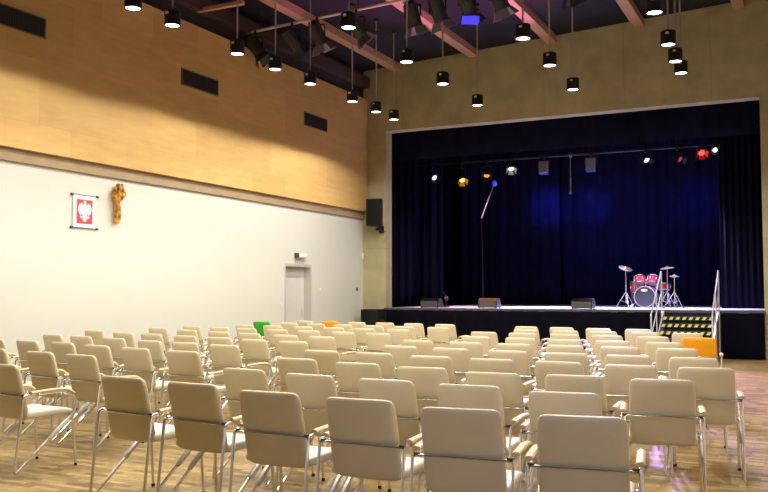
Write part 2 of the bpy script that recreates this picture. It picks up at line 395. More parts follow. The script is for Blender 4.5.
CHAIRS = [  # row from the camera, x, y of the top of the backrest, turn in degrees, colour
    (0,-5.83,4.87,-5.7,0), (0,-4.21,4.5,-5.3,0), (0,-3.53,4.39,-4.2,0), (0,-2.83,4.21,-0.5,0), (0,-2.2,4.14,0.3,0), (0,-1.57,4.02,6.6,0), (0,-0.97,4.02,8.9,0),
    (1,-7.58,6.23,-6.9,0), (1,-6.74,6.07,-7.3,0), (1,-6.07,5.94,-6.7,0), (1,-3.84,5.38,-6.3,0), (1,-3.17,5.22,-5.0,0), (1,-2.53,5.13,-2.0,0), (1,-1.92,5.06,2.4,0), (1,-1.29,4.93,4.8,0),
    (2,-9.11,7.49,-7.5,0), (2,-8.44,7.41,-7.0,0), (2,-7.78,7.33,-7.2,0), (2,-7.01,7.09,-7.2,0), (2,-6.31,6.92,-7.0,0), (2,-5.56,6.76,-2.2,0), (2,-4.04,6.44,-3.3,0), (2,-3.34,6.25,-1.8,0), (2,-2.7,6.1,4.0,0), (2,-2.06,5.91,1.4,0), (2,-1.49,5.98,2.0,0), (2,-0.9,5.94,8.7,0),
    (3,-9.38,8.66,-7.0,0), (3,-8.7,8.51,-5.5,0), (3,-7.94,8.32,-7.7,0), (3,-7.14,8.07,-7.7,0), (3,-6.49,7.93,-5.9,0), (3,-5.8,7.75,-5.4,0), (3,-4.38,7.44,-3.9,0), (3,-3.76,7.37,-4.8,0), (3,-3.1,7.21,-1.8,0), (3,-2.5,7.14,-0.5,0), (3,-1.9,7.1,-2.4,0), (3,-1.3,7.01,0.1,0), (3,-0.74,7.02,7.4,0),
    (4,-9.82,9.87,-4.3,0), (4,-8.97,9.58,-5.6,0), (4,-8.3,9.42,-6.1,0), (4,-7.53,9.2,-6.6,0), (4,-6.85,9.05,-6.6,0), (4,-6.17,8.85,-7.8,0), (4,-5.5,8.69,-5.3,0), (4,-3.99,8.44,-3.6,0), (4,-3.36,8.33,-3.6,0), (4,-2.71,8.23,-2.9,0), (4,-2.11,8.15,3.1,0), (4,-1.52,8.09,2.6,0), (4,-0.95,8.06,5.7,0),
    (5,-9.58,11.03,-4.7,0), (5,-8.7,10.67,-5.9,0), (5,-7.89,10.41,-6.4,0), (5,-7.17,10.16,-6.6,0), (5,-6.42,9.95,-6.5,0), (5,-5.77,9.81,-6.2,0), (5,-4.27,9.54,-4.4,0), (5,-3.63,9.46,-3.3,0), (5,-3.02,9.38,-1.9,0), (5,-2.43,9.34,-0.4,0), (5,-1.84,9.33,2.0,0), (5,-1.26,9.32,5.0,0),
    (6,-9.62,11.93,-4.6,0), (6,-8.84,11.68,-5.8,0), (6,-8.2,11.55,-6.2,0), (6,-7.51,11.4,-6.6,0), (6,-6.85,11.25,-6.6,0), (6,-6.16,11.08,-6.4,0), (6,-5.52,10.95,-5.9,0), (6,-3.98,10.74,-4.0,0), (6,-3.33,10.63,-2.7,0), (6,-2.73,10.51,-1.2,0), (6,-2.14,10.45,0.7,0), (6,-1.55,10.42,3.4,0),
    (7,-9.1,12.76,-5.6,0), (7,-8.48,12.72,-5.9,0), (7,-7.78,12.59,-6.4,0), (7,-7.11,12.47,-6.6,0), (7,-6.48,12.35,-6.6,0), (7,-5.81,12.23,-6.2,0), (7,-4.32,12.01,-4.5,0), (7,-3.71,11.92,-3.4,0), (7,-3.08,11.85,-2.1,0), (7,-2.48,11.75,-0.5,0), (7,-1.88,11.7,1.8,0), (7,-1.3,11.67,4.7,1),
    (8,-9.78,14.28,-4.4,2), (8,-9.0,14.06,-5.5,0), (8,-8.28,13.86,-6.2,0), (8,-7.62,13.7,-6.5,0), (8,-6.91,13.53,-6.6,0), (8,-6.27,13.42,-6.5,0), (8,-5.58,13.29,-6.0,0), (8,-4.02,13.11,-4.1,0), (8,-3.38,13.02,-2.8,0), (8,-2.79,12.95,-1.3,0), (8,-2.18,12.93,0.4,0), (8,-1.6,12.9,3.2,0),
    (9,-9.34,15.18,-5.2,0), (9,-8.69,15.13,-5.7,1), (9,-8.01,14.96,-6.4,0), (9,-7.36,14.89,-6.6,0), (9,-6.69,14.75,-6.6,0), (9,-5.99,14.59,-6.3,0), (9,-4.37,14.27,-4.5,0), (9,-3.73,14.16,-3.4,0), (9,-3.1,14.04,-2.1,0), (9,-2.46,13.96,-0.6,0),
]

protos = [make_chair(M['leather_lit'], M['leather']), make_chair(M['orange'], M['orange']), make_chair(M['green'], M['green'])]
used = [False] * 3
ROWN = ['row nearest the camera'] + ['%s row from the camera' % ORD[i] for i in range(1, 9)] + ['row closest to the stage']
for row in range(10):
    line = sorted(c for c in CHAIRS if c[0] == row)
    left = [c for c in line if c[1] < -5.0][::-1]; right = [c for c in line if c[1] >= -5.0]
    for side, lst in (('left', left), ('right', right)):
        for i, (r_, x, y, a, k) in enumerate(lst):
            o = protos[k] if not used[k] else copy_tree(protos[k]); used[k] = True
            a = math.radians(a)
            o.location = (x - math.sin(a) * .27, y + math.cos(a) * .27, 0); o.rotation_euler = (0, 0, a)
            colr = ('beige', 'bright orange', 'bright green')[k]
            pos = '%s seat %s of the aisle' % (ORD[i], side)
            tag(o, '%s padded chair, %s, %s' % (colr, pos, ROWN[row]), 'chair', 'chairs set out in rows facing the stage')
            o.name = 'chair'

# ------------------------------------------------------------------ pendant lamps
def make_pendant():
    root = empty('pendant_lamp', (0, 0, 0))           # origin at the lower rim
    mb = MB(); mb.lathe([(.095, .02), (.112, .0), (.120, .0), (.120, .215), (.105, .23), (.03, .24), (.0, .24)], 24)
    mb.lathe([(.095, .02), (.06, .10), (.0, .12)], 24); h = mb.build('housing', M['black'], root)
    mb = MB(); mb.lathe([(.0, .030), (.06, .026), (.104, .012)], 24); mb.build('lamp_lens', M['lamp'], root)
    mb = MB(); mb.box((.0, -.125, .17), (.05, .02, .035), bev=.004); mb.build('tilt_knob', M['alu'], h)
    return root
P = [(-8.42, 9.09), (-8.44, 9.94), (-8.49, 11.63), (-8.48, 12.75), (-8.48, 13.95), (-8.48, 15.64), (-8.50, 16.77), (-8.52, 17.71),
     (-6.14, 11.20), (-6.17, 13.34), (-6.21, 15.07), (-6.27, 17.13), (-3.96, 12.90), (-4.02, 14.66), (-4.10, 16.62),
     (-1.91, 12.52), (-1.97, 14.26), (-2.01, 15.36), (-2.03, 16.23)]
PLAB = {}
lines = [[p for p in P if p[0] < -7], [p for p in P if -7 < p[0] < -5], [p for p in P if -5 < p[0] < -3], [p for p in P if p[0] > -3]]
LN = ['the line along the timber wall', 'the second line', 'the third line', 'the line furthest right']
for ln, nm in zip(lines, LN):
    for i, p in enumerate(ln): PLAB[p] = 'lit black pendant lamp, %s from the camera in %s' % (ORD[i] if i else 'first', nm)
pp = make_pendant(); PZ0 = 5.40
for i, p in enumerate(P):
    o = pp if i == 0 else copy_tree(pp)
    o.location = (p[0], p[1], PZ0); o.name = 'pendant_lamp'
    tag(o, PLAB[p], 'lamp', 'black cylinder lamps hanging from the ceiling')
    top = zc(p[0]) - PZ0
    for bx in (-9.62, -7.50, -5.50, -3.44, -1.30):
        if abs(p[0] - bx) < .13: top -= .17
    mb = MB(); sw = .012 * math.sin(i * 2.3)
    mb.tube([(0, 0, .235), (sw, 0, .28 + (top - .28) * .4), (0, sw, top)], .013, 6); mb.build('cable', M['cable'], o)
    mb = MB(); mb.lathe([(.0, top - .05), (.05, top - .045), (.06, top), (.0, top)], 14); mb.build('ceiling_cup', M['black'], o)

# ------------------------------------------------------------------ house batten with spotlights
mb = MB(); z = 6.91
mb.tube([(-10.55, 14.8, 6.91), (-5.5, 14.8, 7.12), (.6, 14.8, 7.39)], .030, 10); bt = mb.build('lighting_pipe', M['steel'])
for x in (-10.2, -7.9, -5.9, -3.0, -.9):
    zz = 6.91 + (x + 10.55) * .0425
    m2 = MB(); m2.tube([(x, 14.8, zz), (x, 14.8, zc(x))], .010, 6); m2.build('hanger_rod', M['dark_grey'], bt)
tag(bt, 'long pale steel pipe hung across the hall under the roof beams', 'lighting pipe')
def make_spot(L, R, lens, doors=True, body=None, dm=None):
    """theatre spotlight hanging from its clamp at the origin"""
    root = empty('spotlight', (0, 0, 0)); body = body or M['dark_grey']
    mb = MB(); mb.box((0, 0, .0), (.05, .07, .09), bev=.006); mb.tube([(0, 0, -.03), (0, 0, -.12)], .012, 8); mb.build('clamp', M['black'], root)
    mb = MB(); w = R + .03
    mb.tube(fillet([(-w, 0, -.34), (-w, 0, -.12), (w, 0, -.12), (w, 0, -.34)], .03), .01, 8, flat=(.016, .006)); mb.build('yoke', M['black'], root)
    return root, body
def spot(loc, d, L, R, lens, label, group, doors=True, body=None, roll=0., dm=None, hang=.30, name='spotlight'):
    root, body = make_spot(L, R, lens, doors, body); root.name = name; root.location = loc
    T = Matrix.Translation((0, 0, -hang)) @ look(d) @ Matrix.Rotation(roll, 4, 'Z')
    mb = MB(); n = 18
    mb.lathe([(.0, L * .55), (R * .6, L * .55), (R * .85, L * .42), (R, L * .40), (R, -L * .35), (R * 1.08, -L * .36), (R * 1.08, -L * .45), (R * .93, -L * .45), (R * .9, -L * .38)], n, T=T)
    for k in range(6):
        a = 2 * PI * k / 6; mb.box((math.cos(a) * R * 1.01, math.sin(a) * R * 1.01, L * .1), (.02, .02, L * .4), T=T, bev=.003)
    h = mb.build('housing', body, root)
    mb = MB(); mb.lathe([(.0, -L * .42), (R * .5, -L * .415), (R * .92, -L * .385)], n, T=T); mb.build('lens', lens, root)
    if doors:
        for k in range(4):
            T2 = T @ Matrix.Rotation(PI / 2 * k, 4, 'Z') @ Matrix.Translation((0, R * 1.05, -L * .45)) @ Matrix.Rotation(math.radians(28), 4, 'X')
            mb = MB(); wd = R * (1.0 if k % 2 else .9)
            mb.add([(-wd * .8, 0, 0), (wd * .8, 0, 0), (wd * 1.15, 0, -R * 1.25), (-wd * 1.15, 0, -R * 1.25)], [[0, 1, 2, 3]], T=T2)
            o = mb.build('barn_door', dm or M['dark_grey'], root, smooth=False); sd = o.modifiers.new('t', 'SOLIDIFY'); sd.thickness = .004
    return tag(root, label, 'spotlight', group)
lens_off = mat('unlit_lens', (.10, .10, .11), .2)
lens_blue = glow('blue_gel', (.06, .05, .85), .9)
HB = [(-10.33, (.55, .2, -.8), 'leftmost dark spotlight on the ceiling pipe, beside the timber wall'),
      (-9.42, (.45, .5, -.75), 'second dark spotlight from the left end of the ceiling pipe'),
      (-8.83, (.25, .35, -.9), 'third dark spotlight from the left end of the ceiling pipe, with open barn doors'),
      (-7.93, (.5, .45, -.75), 'fourth dark spotlight from the left end of the ceiling pipe, beside a lit lamp'),
      (-6.72, (.12, .35, -.92), 'large dark spotlight hanging in front of the second roof beam'),
      (-6.20, (.2, .4, -.88), 'dark spotlight with barn doors right of the large one at the second beam'),
      (-5.62, (.15, .5, -.85), 'dark round spotlight with a blue glowing filter frame'),
      (-5.00, (.25, .4, -.88), 'dark spotlight with barn doors left of the third roof beam'),
      (-3.70, (.2, .5, -.85), 'dark spotlight at the top edge between the third and fourth beams'),
      (-2.95, (.2, .4, -.88), 'rightmost dark spotlight on the ceiling pipe')]
for i, (x, d, lab) in enumerate(HB):
    zz = 6.91 + (x + 10.55) * .0425
    spot((x, 14.8, zz - .03), d, .50, .138, lens_off, lab, 'dark spotlights on the ceiling pipe', roll=.3 * i, body=M['dark_grey'], dm=M['grey_box'] if i in (2, 4, 5, 7) else M['dark_grey'])
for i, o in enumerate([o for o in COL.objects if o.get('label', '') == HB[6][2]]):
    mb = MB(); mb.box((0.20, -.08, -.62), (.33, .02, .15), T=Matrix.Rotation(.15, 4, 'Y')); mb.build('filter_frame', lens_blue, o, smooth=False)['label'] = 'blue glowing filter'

# ------------------------------------------------------------------ stage bar and its lit spotlights
mb = MB(); mb.tube([(PX0 - .2, 22.8, 5.12), (PX1 + .2, 22.8, 5.12)], .025, 10); bar = mb.build('stage_lighting_bar', M['black'])
for x in (-9.4, -7.2, -5.1, -3.0, -1.4):
    m2 = MB(); m2.tube([(x, 22.8, 5.12), (x, 22.8, 7.25)], .008, 6); m2.build('hanger_rod', M['black'], bar)
tag(bar, 'black lighting bar above the stage carrying coloured spotlights', 'lighting bar')
G = 'coloured spotlights above the stage'
SG = [(-9.72, 'pale_blue_gel', (.55, .6, 1.0), 1.6, 'pale blue spotlight at the left end of the stage bar', (.7, -.5, -.5), None),
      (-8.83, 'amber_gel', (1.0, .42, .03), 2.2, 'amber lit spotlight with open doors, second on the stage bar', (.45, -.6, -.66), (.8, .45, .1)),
      (-8.08, 'orange_gel', (.9, .32, .04), .8, 'dim orange spotlight, third from the left on the stage bar', (.2, -.6, -.75), None),
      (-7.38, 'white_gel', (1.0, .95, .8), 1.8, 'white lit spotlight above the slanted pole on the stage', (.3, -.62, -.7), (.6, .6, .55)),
      (-3.78, 'blue_white_gel', (.5, .6, 1.0), 2.2, 'blue white spotlight above the drum kit', (.5, -.55, -.7), None),
      (-2.98, 'dark_pink_gel', (.5, .05, .14), .35, 'dim dark pink spotlight right of the drum kit', (.6, -.5, -.6), None),
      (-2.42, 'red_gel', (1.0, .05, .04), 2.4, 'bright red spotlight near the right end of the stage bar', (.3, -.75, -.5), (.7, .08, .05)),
      (-2.10, 'white_hot_gel', (1.0, .92, .9), 2.6, 'small white spotlight at the right end of the stage bar', (.25, -.8, -.4), None)]
for (x, nm, c, s, lab, d, dmc), zl in zip(SG, (4.74, 4.63, 4.73, 4.87, 4.86, 4.82, 4.93, 4.97)):
    dm = mat(nm + '_lit_door', dmc, .5) if dmc else M['black']  # lens light on the open barn doors is painted into their colour
    sc_ = .082 if x < -2.2 else .06
    spot((x, 22.8, 5.09), d, .26, sc_, glow(nm, c, s), lab, G, doors=True, body=M['black'], dm=dm, hang=5.04 - zl)
for x, lab in ((-6.44, 'grey box floodlight left of the white hanging rod'), (-5.17, 'grey box floodlight right of the white hanging rod')):
    root = empty('floodlight', (x, 22.8, 5.09))
    mb = MB(); mb.box((0, 0, 0), (.05, .07, .09), bev=.005); mb.tube(fillet([(-.16, 0, -.25), (-.16, 0, -.07), (.16, 0, -.07), (.16, 0, -.25)], .03), .008, 8); mb.build('yoke', M['black'], root)
    mb = MB(); mb.box((0, -.03, -.26), (.25, .12, .34), bev=.012)
    for k in range(7): mb.box((0, -.095, -.40 + k * .045), (.21, .012, .018))
    mb.build('housing', M['grey_box'], root)
    mb = MB(); mb.box((0, .0, -.44), (.22, .16, .015)); mb.build('lens', glow('flood_blue', (.02, .06, .8), .25), root)
    tag(root, lab, 'floodlight', 'grey floodlights on the stage bar')
mb = MB(); mb.tube([(-5.70, 22.74, 5.18), (-5.71, 22.74, 4.12)], .012, 8); mb.tube([(-5.70, 22.74, 4.5), (-5.71, 22.74, 4.13)], .019, 8); mb.box((-5.7, 22.76, 5.10), (.07, .09, .08), bev=.006)
mb.lathe([(0, -.05), (.03, -.045), (.034, .0), (.0, .02)], 10, T=Matrix.Translation((-5.71, 22.74, 4.12)))
tag(mb.build('hanging_rod', M['grey_box']), 'pale vertical rod hanging from the stage bar between the floodlights', 'rod')
rt = empty('slanted_pole', (-8.17, 22.6, SZ))
mb = MB(); mb.tube([(-.0, .0, 2.45), (.35, .0, 3.32), (.40, .0, 3.48)], .014, 8); mb.build('pole', M['grey_box'], rt)
mb = MB(); mb.tube([(0, 0, 2.46), (.02, .02, 1.2), (.03, .0, .02)], .006, 6); mb.lathe([(.0, .0), (.16, .0), (.16, .012), (.02, .03), (.0, .03)], 16, T=Matrix.Translation((.03, 0, .005))); mb.build('stand', M['black'], rt)
mb = MB(); mb.lathe([(0, .07), (.05, .06), (.06, -.05), (.0, -.055)], 14, T=Matrix.Translation((.40, -.03, 3.40)) @ Matrix.Rotation(.9, 4, 'X')); mb.build('lamp_head', glow('blue_pole_lamp', (.03, .05, .9), .7), rt)
tag(rt, 'thin slanted pole with a small blue lamp on the left half of the stage', 'pole lamp')

# ------------------------------------------------------------------ wedge monitors
def monitor(loc, rz, label, top=None):
    root = empty('stage_monitor', loc, rz); w = .50
    prof = [(-.18, 0), (.17, 0), (.20, .06), (.06, .24), (-.09, .24), (-.18, .165)]     # y,z; sloping baffle faces the stage, grille towards the hall
    mb = MB(); T = Matrix.Translation((-w / 2, 0, 0)) @ Matrix(((0, 0, 1, 0), (1, 0, 0, 0), (0, 1, 0, 0), (0, 0, 0, 1)))
    mb.prism(prof, w, T=T); o = mb.build('cabinet', M['black'], root, smooth=False); bv = o.modifiers.new('b', 'BEVEL'); bv.width = .01; bv.segments = 2
    mb = MB(); a = V((0, -.18, .0)); c = V((0, -.18, .165)); n = V((0, -1, 0))
    q = [a.lerp(c, .06) + n * .006, a.lerp(c, .94) + n * .006]
    mb.add([(-w / 2 + .025, q[0].y, q[0].z), (w / 2 - .025, q[0].y, q[0].z), (w / 2 - .025, q[1].y, q[1].z), (-w / 2 + .025, q[1].y, q[1].z)], [[0, 1, 2, 3]])
    g = mb.build('grille', M['grille'], root, smooth=False); sd = g.modifiers.new('t', 'SOLIDIFY'); sd.thickness = .006
    for s in (-1, 1):
        mb = MB(); mb.box((s * (w / 2 + .004), 0, .13), (.012, .12, .03), bev=.004); mb.build('handle', M['rubber'], root)
    mb = MB()
    for sx in (-1, 1):
        for y in (-.16, .13): mb.lathe([(0, -.012), (.016, -.012), (.016, .0), (0, .0)], 8, T=Matrix.Translation((sx * .22, y, 0)))
    mb.build('rubber_feet', M['rubber'], root)
    return tag(root, label, 'stage monitor', 'wedge monitors along the stage edge')
monitor((-8.80, 20.55, SZ + .012), 0, 'dark grey wedge monitor at the left end of the stage edge')
monitor((-7.30, 20.75, SZ + .012), 0, 'wedge monitor with its top lit orange, second from the left')
monitor((-4.90, 20.62, SZ + .012), 0, 'dark wedge monitor in the middle of the stage edge')
# microphone stand lying low behind the left monitor
rt = empty('microphone_stand', (-8.72, 21.3, SZ))
mb = MB(); mb.lathe([(0, 0), (.12, 0), (.12, .02), (.02, .035), (0, .035)], 16); mb.tube([(0, 0, .03), (0, 0, .28)], .009, 8); mb.build('base', M['black'], rt)
mb = MB(); mb.tube([(0, 0, .27), (.02, -.04, .32), (-.03, -.1, .41)], .008, 8); mb.build('boom', M['dark_grey'], rt)
mb = MB(); mb.tube([(.05, -.02, .20), (.05, -.08, .27)], [.035, .045], 12); mb.build('microphone', M['dark_grey'], rt)
tag(rt, 'low microphone stand behind the leftmost wedge monitor', 'microphone stand')

# ------------------------------------------------------------------ loudspeakers by the left side of the stage
rt = empty('floor_speaker', (-10.10, 19.80, 0), math.radians(-6)); mb = MB()
mb.box((0, 0, .515), (.50, .46, 1.0), bev=.012); mb.build('cabinet', M['black_matt'], rt)
mb = MB(); mb.box((0, -.232, .52), (.43, .012, .92), bev=.003); mb.build('grille', M['grille_dark'], rt)
for s in (-1, 1):
    mb = MB(); mb.box((s * .252, 0, .72), (.012, .16, .08), bev=.004); mb.build('handle', M['rubber'], rt)
mb = MB()
for sx in (-.2, .2):
    for sy in (-.18, .18): mb.box((sx, sy, .008), (.05, .05, .016))
mb.build('rubber_feet', M['rubber'], rt)
tag(rt, 'black loudspeaker cabinet on the floor in the corner left of the stage', 'speaker')
rt = empty('wall_speaker', (-10.14, 19.98, 3.17)); mb = MB()
T = Matrix.Rotation(math.radians(8), 4, 'Z')
mb.prism([(-.20, -.18), (.20, -.18), (.14, .17), (-.14, .17)], .70, T=T); o = mb.build('cabinet', M['black_matt'], rt, smooth=False); bv = o.modifiers.new('b', 'BEVEL'); bv.width = .01; bv.segments = 2
mb = MB(); mb.box((0, -.185, .35), (.37, .014, .66), bev=.004, T=T); mb.build('grille', M['grille_dark'], rt)
mb = MB(); mb.box((.05, .252, -.08), (.14, .02, .2)); mb.tube([(.05, .25, -.09), (.05, .02, -.07), (.05, .02, .02)], .018, 8); mb.lathe([(0, -.05), (.05, -.05), (.055, .02), (0, .03)], 12, T=Matrix.Translation((.06, .0, -.07))); mb.build('bracket', M['black'], rt)
mb = MB(); mb.tube([(.06, .20, -.10), (.12, .25, -.13), (.16, .255, -.12), (.17, .262, -.13)], .008, 6); mb.build('cable', M['rubber'], rt)
tag(rt, 'black loudspeaker mounted high on the concrete pier left of the stage', 'speaker')

# ------------------------------------------------------------------ things on the left wall
def vent(y0, y1, label):
    rt = empty('ventilation_grille', (XP, (y0 + y1) / 2, 5.34)); w = y1 - y0; h = .32
    mb = MB(); mb.box((.004, 0, h / 2), (.008, w - .03, h - .03)); mb.build('backing', M['hz_black'], rt, smooth=False)
    mb = MB()
    for s in (-1, 1): mb.box((.010, s * (w / 2 - .012), h / 2), (.02, .024, h))
    for z in (.010, h - .010): mb.box((.010, 0, z), (.02, w - .048, .02))
    mb.build('frame', M['vent_frame'], rt, smooth=False)
    mb = MB(); n = int(w / .045)
    for i in range(n): mb.box((.012, -w / 2 + .04 + i * (w - .08) / (n - 1), h / 2), (.010, .012, h - .04), T=None)
    mb.build('slats', M['vent'], rt, smooth=False)
    return tag(rt, label, 'vent', 'grilles in the timber wall')
vent(8.28, 9.45, 'dark slatted grille high in the timber wall at its left end'); vent(12.65, 13.77, 'dark slatted grille in the middle of the timber wall')
vent(17.03, 18.10, 'dark slatted grille in the timber wall nearest the stage')

# crest banner: red field with a white crowned eagle on a white hanging cloth
rt = empty('crest_banner', (XL, 10.425, 2.49))
T = Matrix(((0, 0, 1, 0), (1, 0, 0, 0), (0, 1, 0, 0), (0, 0, 0, 1)))       # local x->Y, y->Z, z->X
mb = MB(); mb.box((0, .265, .022), (.49, .53, .006), T=T); mb.build('cloth', M['cloth_white'], rt, smooth=False)
for z, nm in ((.535, 0), (.0, 1)):
    mb = MB(); mb.tube([(.026, -.28, z), (.026, .28, z)], .005, 10)
    for y in (-.275, .275): mb.tube([(.026, y - .02, z), (.026, y + .02, z)], .018, 10)
    mb.build('rod', M['dark_plastic'], rt)
mb = MB(); mb.box((0, .265, .027), (.335, .395, .004), T=T); fld = mb.build('crest_field', M['red'], rt, smooth=False)
half = [(0, .150), (.014, .150), (.024, .138), (.020, .124), (.020, .112), (.028, .098), (.034, .090), (.042, .092), (.048, .110), (.052, .134), (.066, .112), (.074, .130),
        (.084, .108), (.096, .118), (.102, .092), (.114, .092), (.116, .066), (.124, .056), (.119, .032), (.122, .014), (.111, -.002), (.110, -.022), (.097, -.028), (.090, -.046), (.078, -.042),
        (.066, -.052), (.054, -.034), (.042, -.022), (.040, -.044), (.044, -.062), (.060, -.066), (.078, -.058), (.090, -.070), (.076, -.078), (.090, -.092), (.068, -.090), (.062, -.104), (.050, -.090), (.034, -.084),
        (.026, -.096), (.040, -.112), (.030, -.128), (.016, -.138), (0, -.146)]
poly = half + [(-x, y) for x, y in half[-2:0:-1]]
mb = MB(); mb.prism([(x * 1.18, y * 1.12 + .262) for x, y in poly], .003, T=T @ Matrix.Translation((0, 0, .030))); mb.build('eagle', M['cloth_white'], fld, smooth=False)['label'] = 'white crowned eagle'
crown = [(-.020, .148), (.020, .148), (.024, .166), (.012, .157), (0, .170), (-.012, .157), (-.024, .166)]
mb = MB(); mb.prism([(x * 1.18, y * 1.12 + .262) for x, y in crown], .0035, T=T @ Matrix.Translation((0, 0, .030))); mb.build('crown', M['cloth_white'], fld, smooth=False)
tag(rt, 'white hanging cloth with a red crest and white eagle on the plain wall', 'banner')

# carved figure: built from lobes fused into one surface
def fused(name, blobs, m, voxel, parent=None):
    mb = MB()
    for (c, r, rot) in blobs:
        T = Matrix.Translation(c) @ Euler(rot).to_matrix().to_4x4() @ Matrix.Diagonal((r[0], r[1], r[2], 1))
        prof = [(math.sin(PI * k / 8), -math.cos(PI * k / 8)) for k in range(9)]
        prof[0] = (.001, -1); prof[-1] = (.001, 1); mb.lathe(prof, 12, T=T)
    o = mb.build(name, m, parent); md = o.modifiers.new('r', 'REMESH'); md.mode = 'VOXEL'; md.voxel_size = voxel; md.use_smooth_shade = True
    s2 = o.modifiers.new('s', 'SMOOTH'); s2.iterations = 3
    dg = bpy.context.evaluated_depsgraph_get(); me = bpy.data.meshes.new_from_object(o.evaluated_get(dg)); o.modifiers.clear(); o.data = me; me.name = name
    me.polygons.foreach_set('use_smooth', [True] * len(me.polygons))
    return o
cy_, cz_ = 11.11, 2.62
bl = []
for k in range(7): bl.append(((.065, -.005 + .004 * math.sin(k), .05 + k * .055), (.055, .070 + .004 * k, .07), (0, 0, .1 * k)))
bl += [((.07, -.045, .17), (.045, .028, .17), (0, .05, 0)), ((.08, .04, .18), (.04, .026, .17), (0, -.05, .1)), ((.095, .0, .2), (.03, .018, .16), (0, 0, 0))]
bl += [((.075, .0, .44), (.065, .085, .10), (0, 0, 0)), ((.085, .0, .585), (.07, .062, .082), (.1, 0, 0)), ((.075, .005, .64), (.05, .05, .04), (0, 0, 0))]
bl += [((.08, -.105, .46), (.05, .035, .11), (.35, 0, 0)), ((.09, -.115, .55), (.045, .032, .075), (-.2, 0, 0)), ((.09, .10, .47), (.05, .038, .10), (-.5, 0, 0)), ((.10, .135, .52), (.042, .036, .07), (.6, 0, 0)), ((.10, .095, .60), (.04, .034, .07), (.5, 0, 0)),
       ((.135, -.045, .50), (.03, .04, .05), (0, 0, 0)), ((.135, .045, .47), (.03, .04, .055), (.5, 0, 0)), ((.15, .0, .565), (.018, .014, .03), (0, 0, 0)), ((.085, .10, .655), (.03, .028, .03), (0, 0, 0))]
cv = fused('wall_carving', bl, M['carving'], .011); cv.location = (XL, cy_ + .01, cz_); cv.scale = (1, .86, 1)
tag(cv, 'golden brown carved wooden figure hanging beside the crest banner', 'carving')

rt = empty('emergency_light', (XL, 17.08, 2.24)); mb = MB(); mb.box((.045, .02, .055), (.09, .36, .11), bev=.012); mb.build('housing', M['plastic'], rt)
mb = MB(); mb.box((.046, -.185, .055), (.094, .07, .114), bev=.01); mb.build('end_cap', M['dark_plastic'], rt)
mb = MB(); mb.box((.094, .03, .05), (.006, .27, .07), bev=.002); mb.build('diffuser', M['cloth_white'], rt)
tag(rt, 'white emergency light box on the wall above the door', 'emergency light')
def switch(y, z, m, label, cat='switch', s=.085):
    rt = empty('wall_switch' if cat == 'switch' else 'wall_sensor', (XL, y, z)); mb = MB(); mb.box((.006, 0, 0), (.012, s, s), bev=.004); mb.build('plate', m, rt)
    mb = MB(); mb.box((.014, 0, 0), (.010, s * .6, s * .6), bev=.003); mb.build('rocker' if cat == 'switch' else 'cover', m, rt); return tag(rt, label, cat)
switch(18.02, 1.50, M['plastic'], 'white wall switch to the right of the door'); switch(16.31, 1.16, M['plastic'], 'white wall switch to the left of the door')
switch(19.91, 1.53, M['dark_plastic'], 'small dark wall switch near the corner by the stage')
rt = empty('wall_sensor', (XL + .01, 20.17, 2.42)); mb = MB(); mb.box((.02, 0, 0), (.05, .08, .14), bev=.015); mb.build('housing', M['plastic'], rt)
mb = MB(); mb.lathe([(0, .0), (.02, .0), (.014, -.03), (0, -.03)], 10, T=Matrix.Translation((.03, 0, -.07))); mb.build('sensor_dome', M['plastic'], rt); tag(rt, 'small white sensor in the corner under the wall loudspeaker', 'sensor')

# ------------------------------------------------------------------ drum kit
DK = 'pieces of the red drum kit'
TY = Matrix.Rotation(PI / 2, 4, 'X')      # lathe axis along -Y (towards the hall)
def hoop(mb, r, z, mi=0, T=None, t=.012):
    mb.lathe([(r - .004, z - t), (r + .012, z - t), (r + .012, z + t), (r - .004, z + t), (r - .004, z - t)], 28, mi, T)
rt = empty('bass_drum', (-3.79, 22.7, SZ)); R = .255; Tb = Matrix.Translation((0, 0, R + .03)) @ TY
mb = MB(); mb.lathe([(R - .006, -.2), (R, -.2), (R, .2), (R - .006, .2), (R - .006, -.2)], 32, T=Tb); mb.build('shell', M['drum_red'], rt)
mb = MB(); mb.lathe([(0, .212), (R * .5, .214), (R - .01, .205)], 32, T=Tb); hd = mb.build('front_head', M['drum_black'], rt)
mb = MB(); mb.prism([(.085 * math.cos(a), .034 * math.sin(a)) for a in [2 * PI * k / 20 for k in range(20)]], .004, T=Tb @ Matrix.Translation((-.01, .165, .213))); mb.build('head_patch', M['cloth_white'], hd, smooth=False)
mb = MB(); mb.lathe([(0, -.205), (R - .01, -.205)], 32, T=Tb); mb.build('rear_head', M['drum_head'], rt)
for s in (-.2, .2):
    mb = MB(); hoop(mb, R + .002, s, T=Tb, t=.018); mb.build('hoop', M['drum_head'], rt)
for s in (-1, 1):
    mb = MB(); mb.tube([(s * .20, -.12, .18), (s * .36, -.30, .01)], .009, 8); mb.build('spur', M['chrome'], rt)
for k in range(8):
    mb = MB(); a = PI / 4 * k + .3; mb.box((math.cos(a) * (R + .012), math.sin(a) * (R + .012), 0), (.022, .022, .09), T=Tb, bev=.004); mb.build('lug', M['chrome'], rt)
mb = MB(); mb.tube([(0, 0, 2 * R + .02), (0, 0, 2 * R + .16)], .014, 8); mb.tube([(-.14, 0, 2 * R + .13), (.14, 0, 2 * R + .13)], .011, 8); mb.build('tom_holder', M['chrome'], rt)
tag(rt, 'bass drum with a black front head and white patch', 'drum', DK)
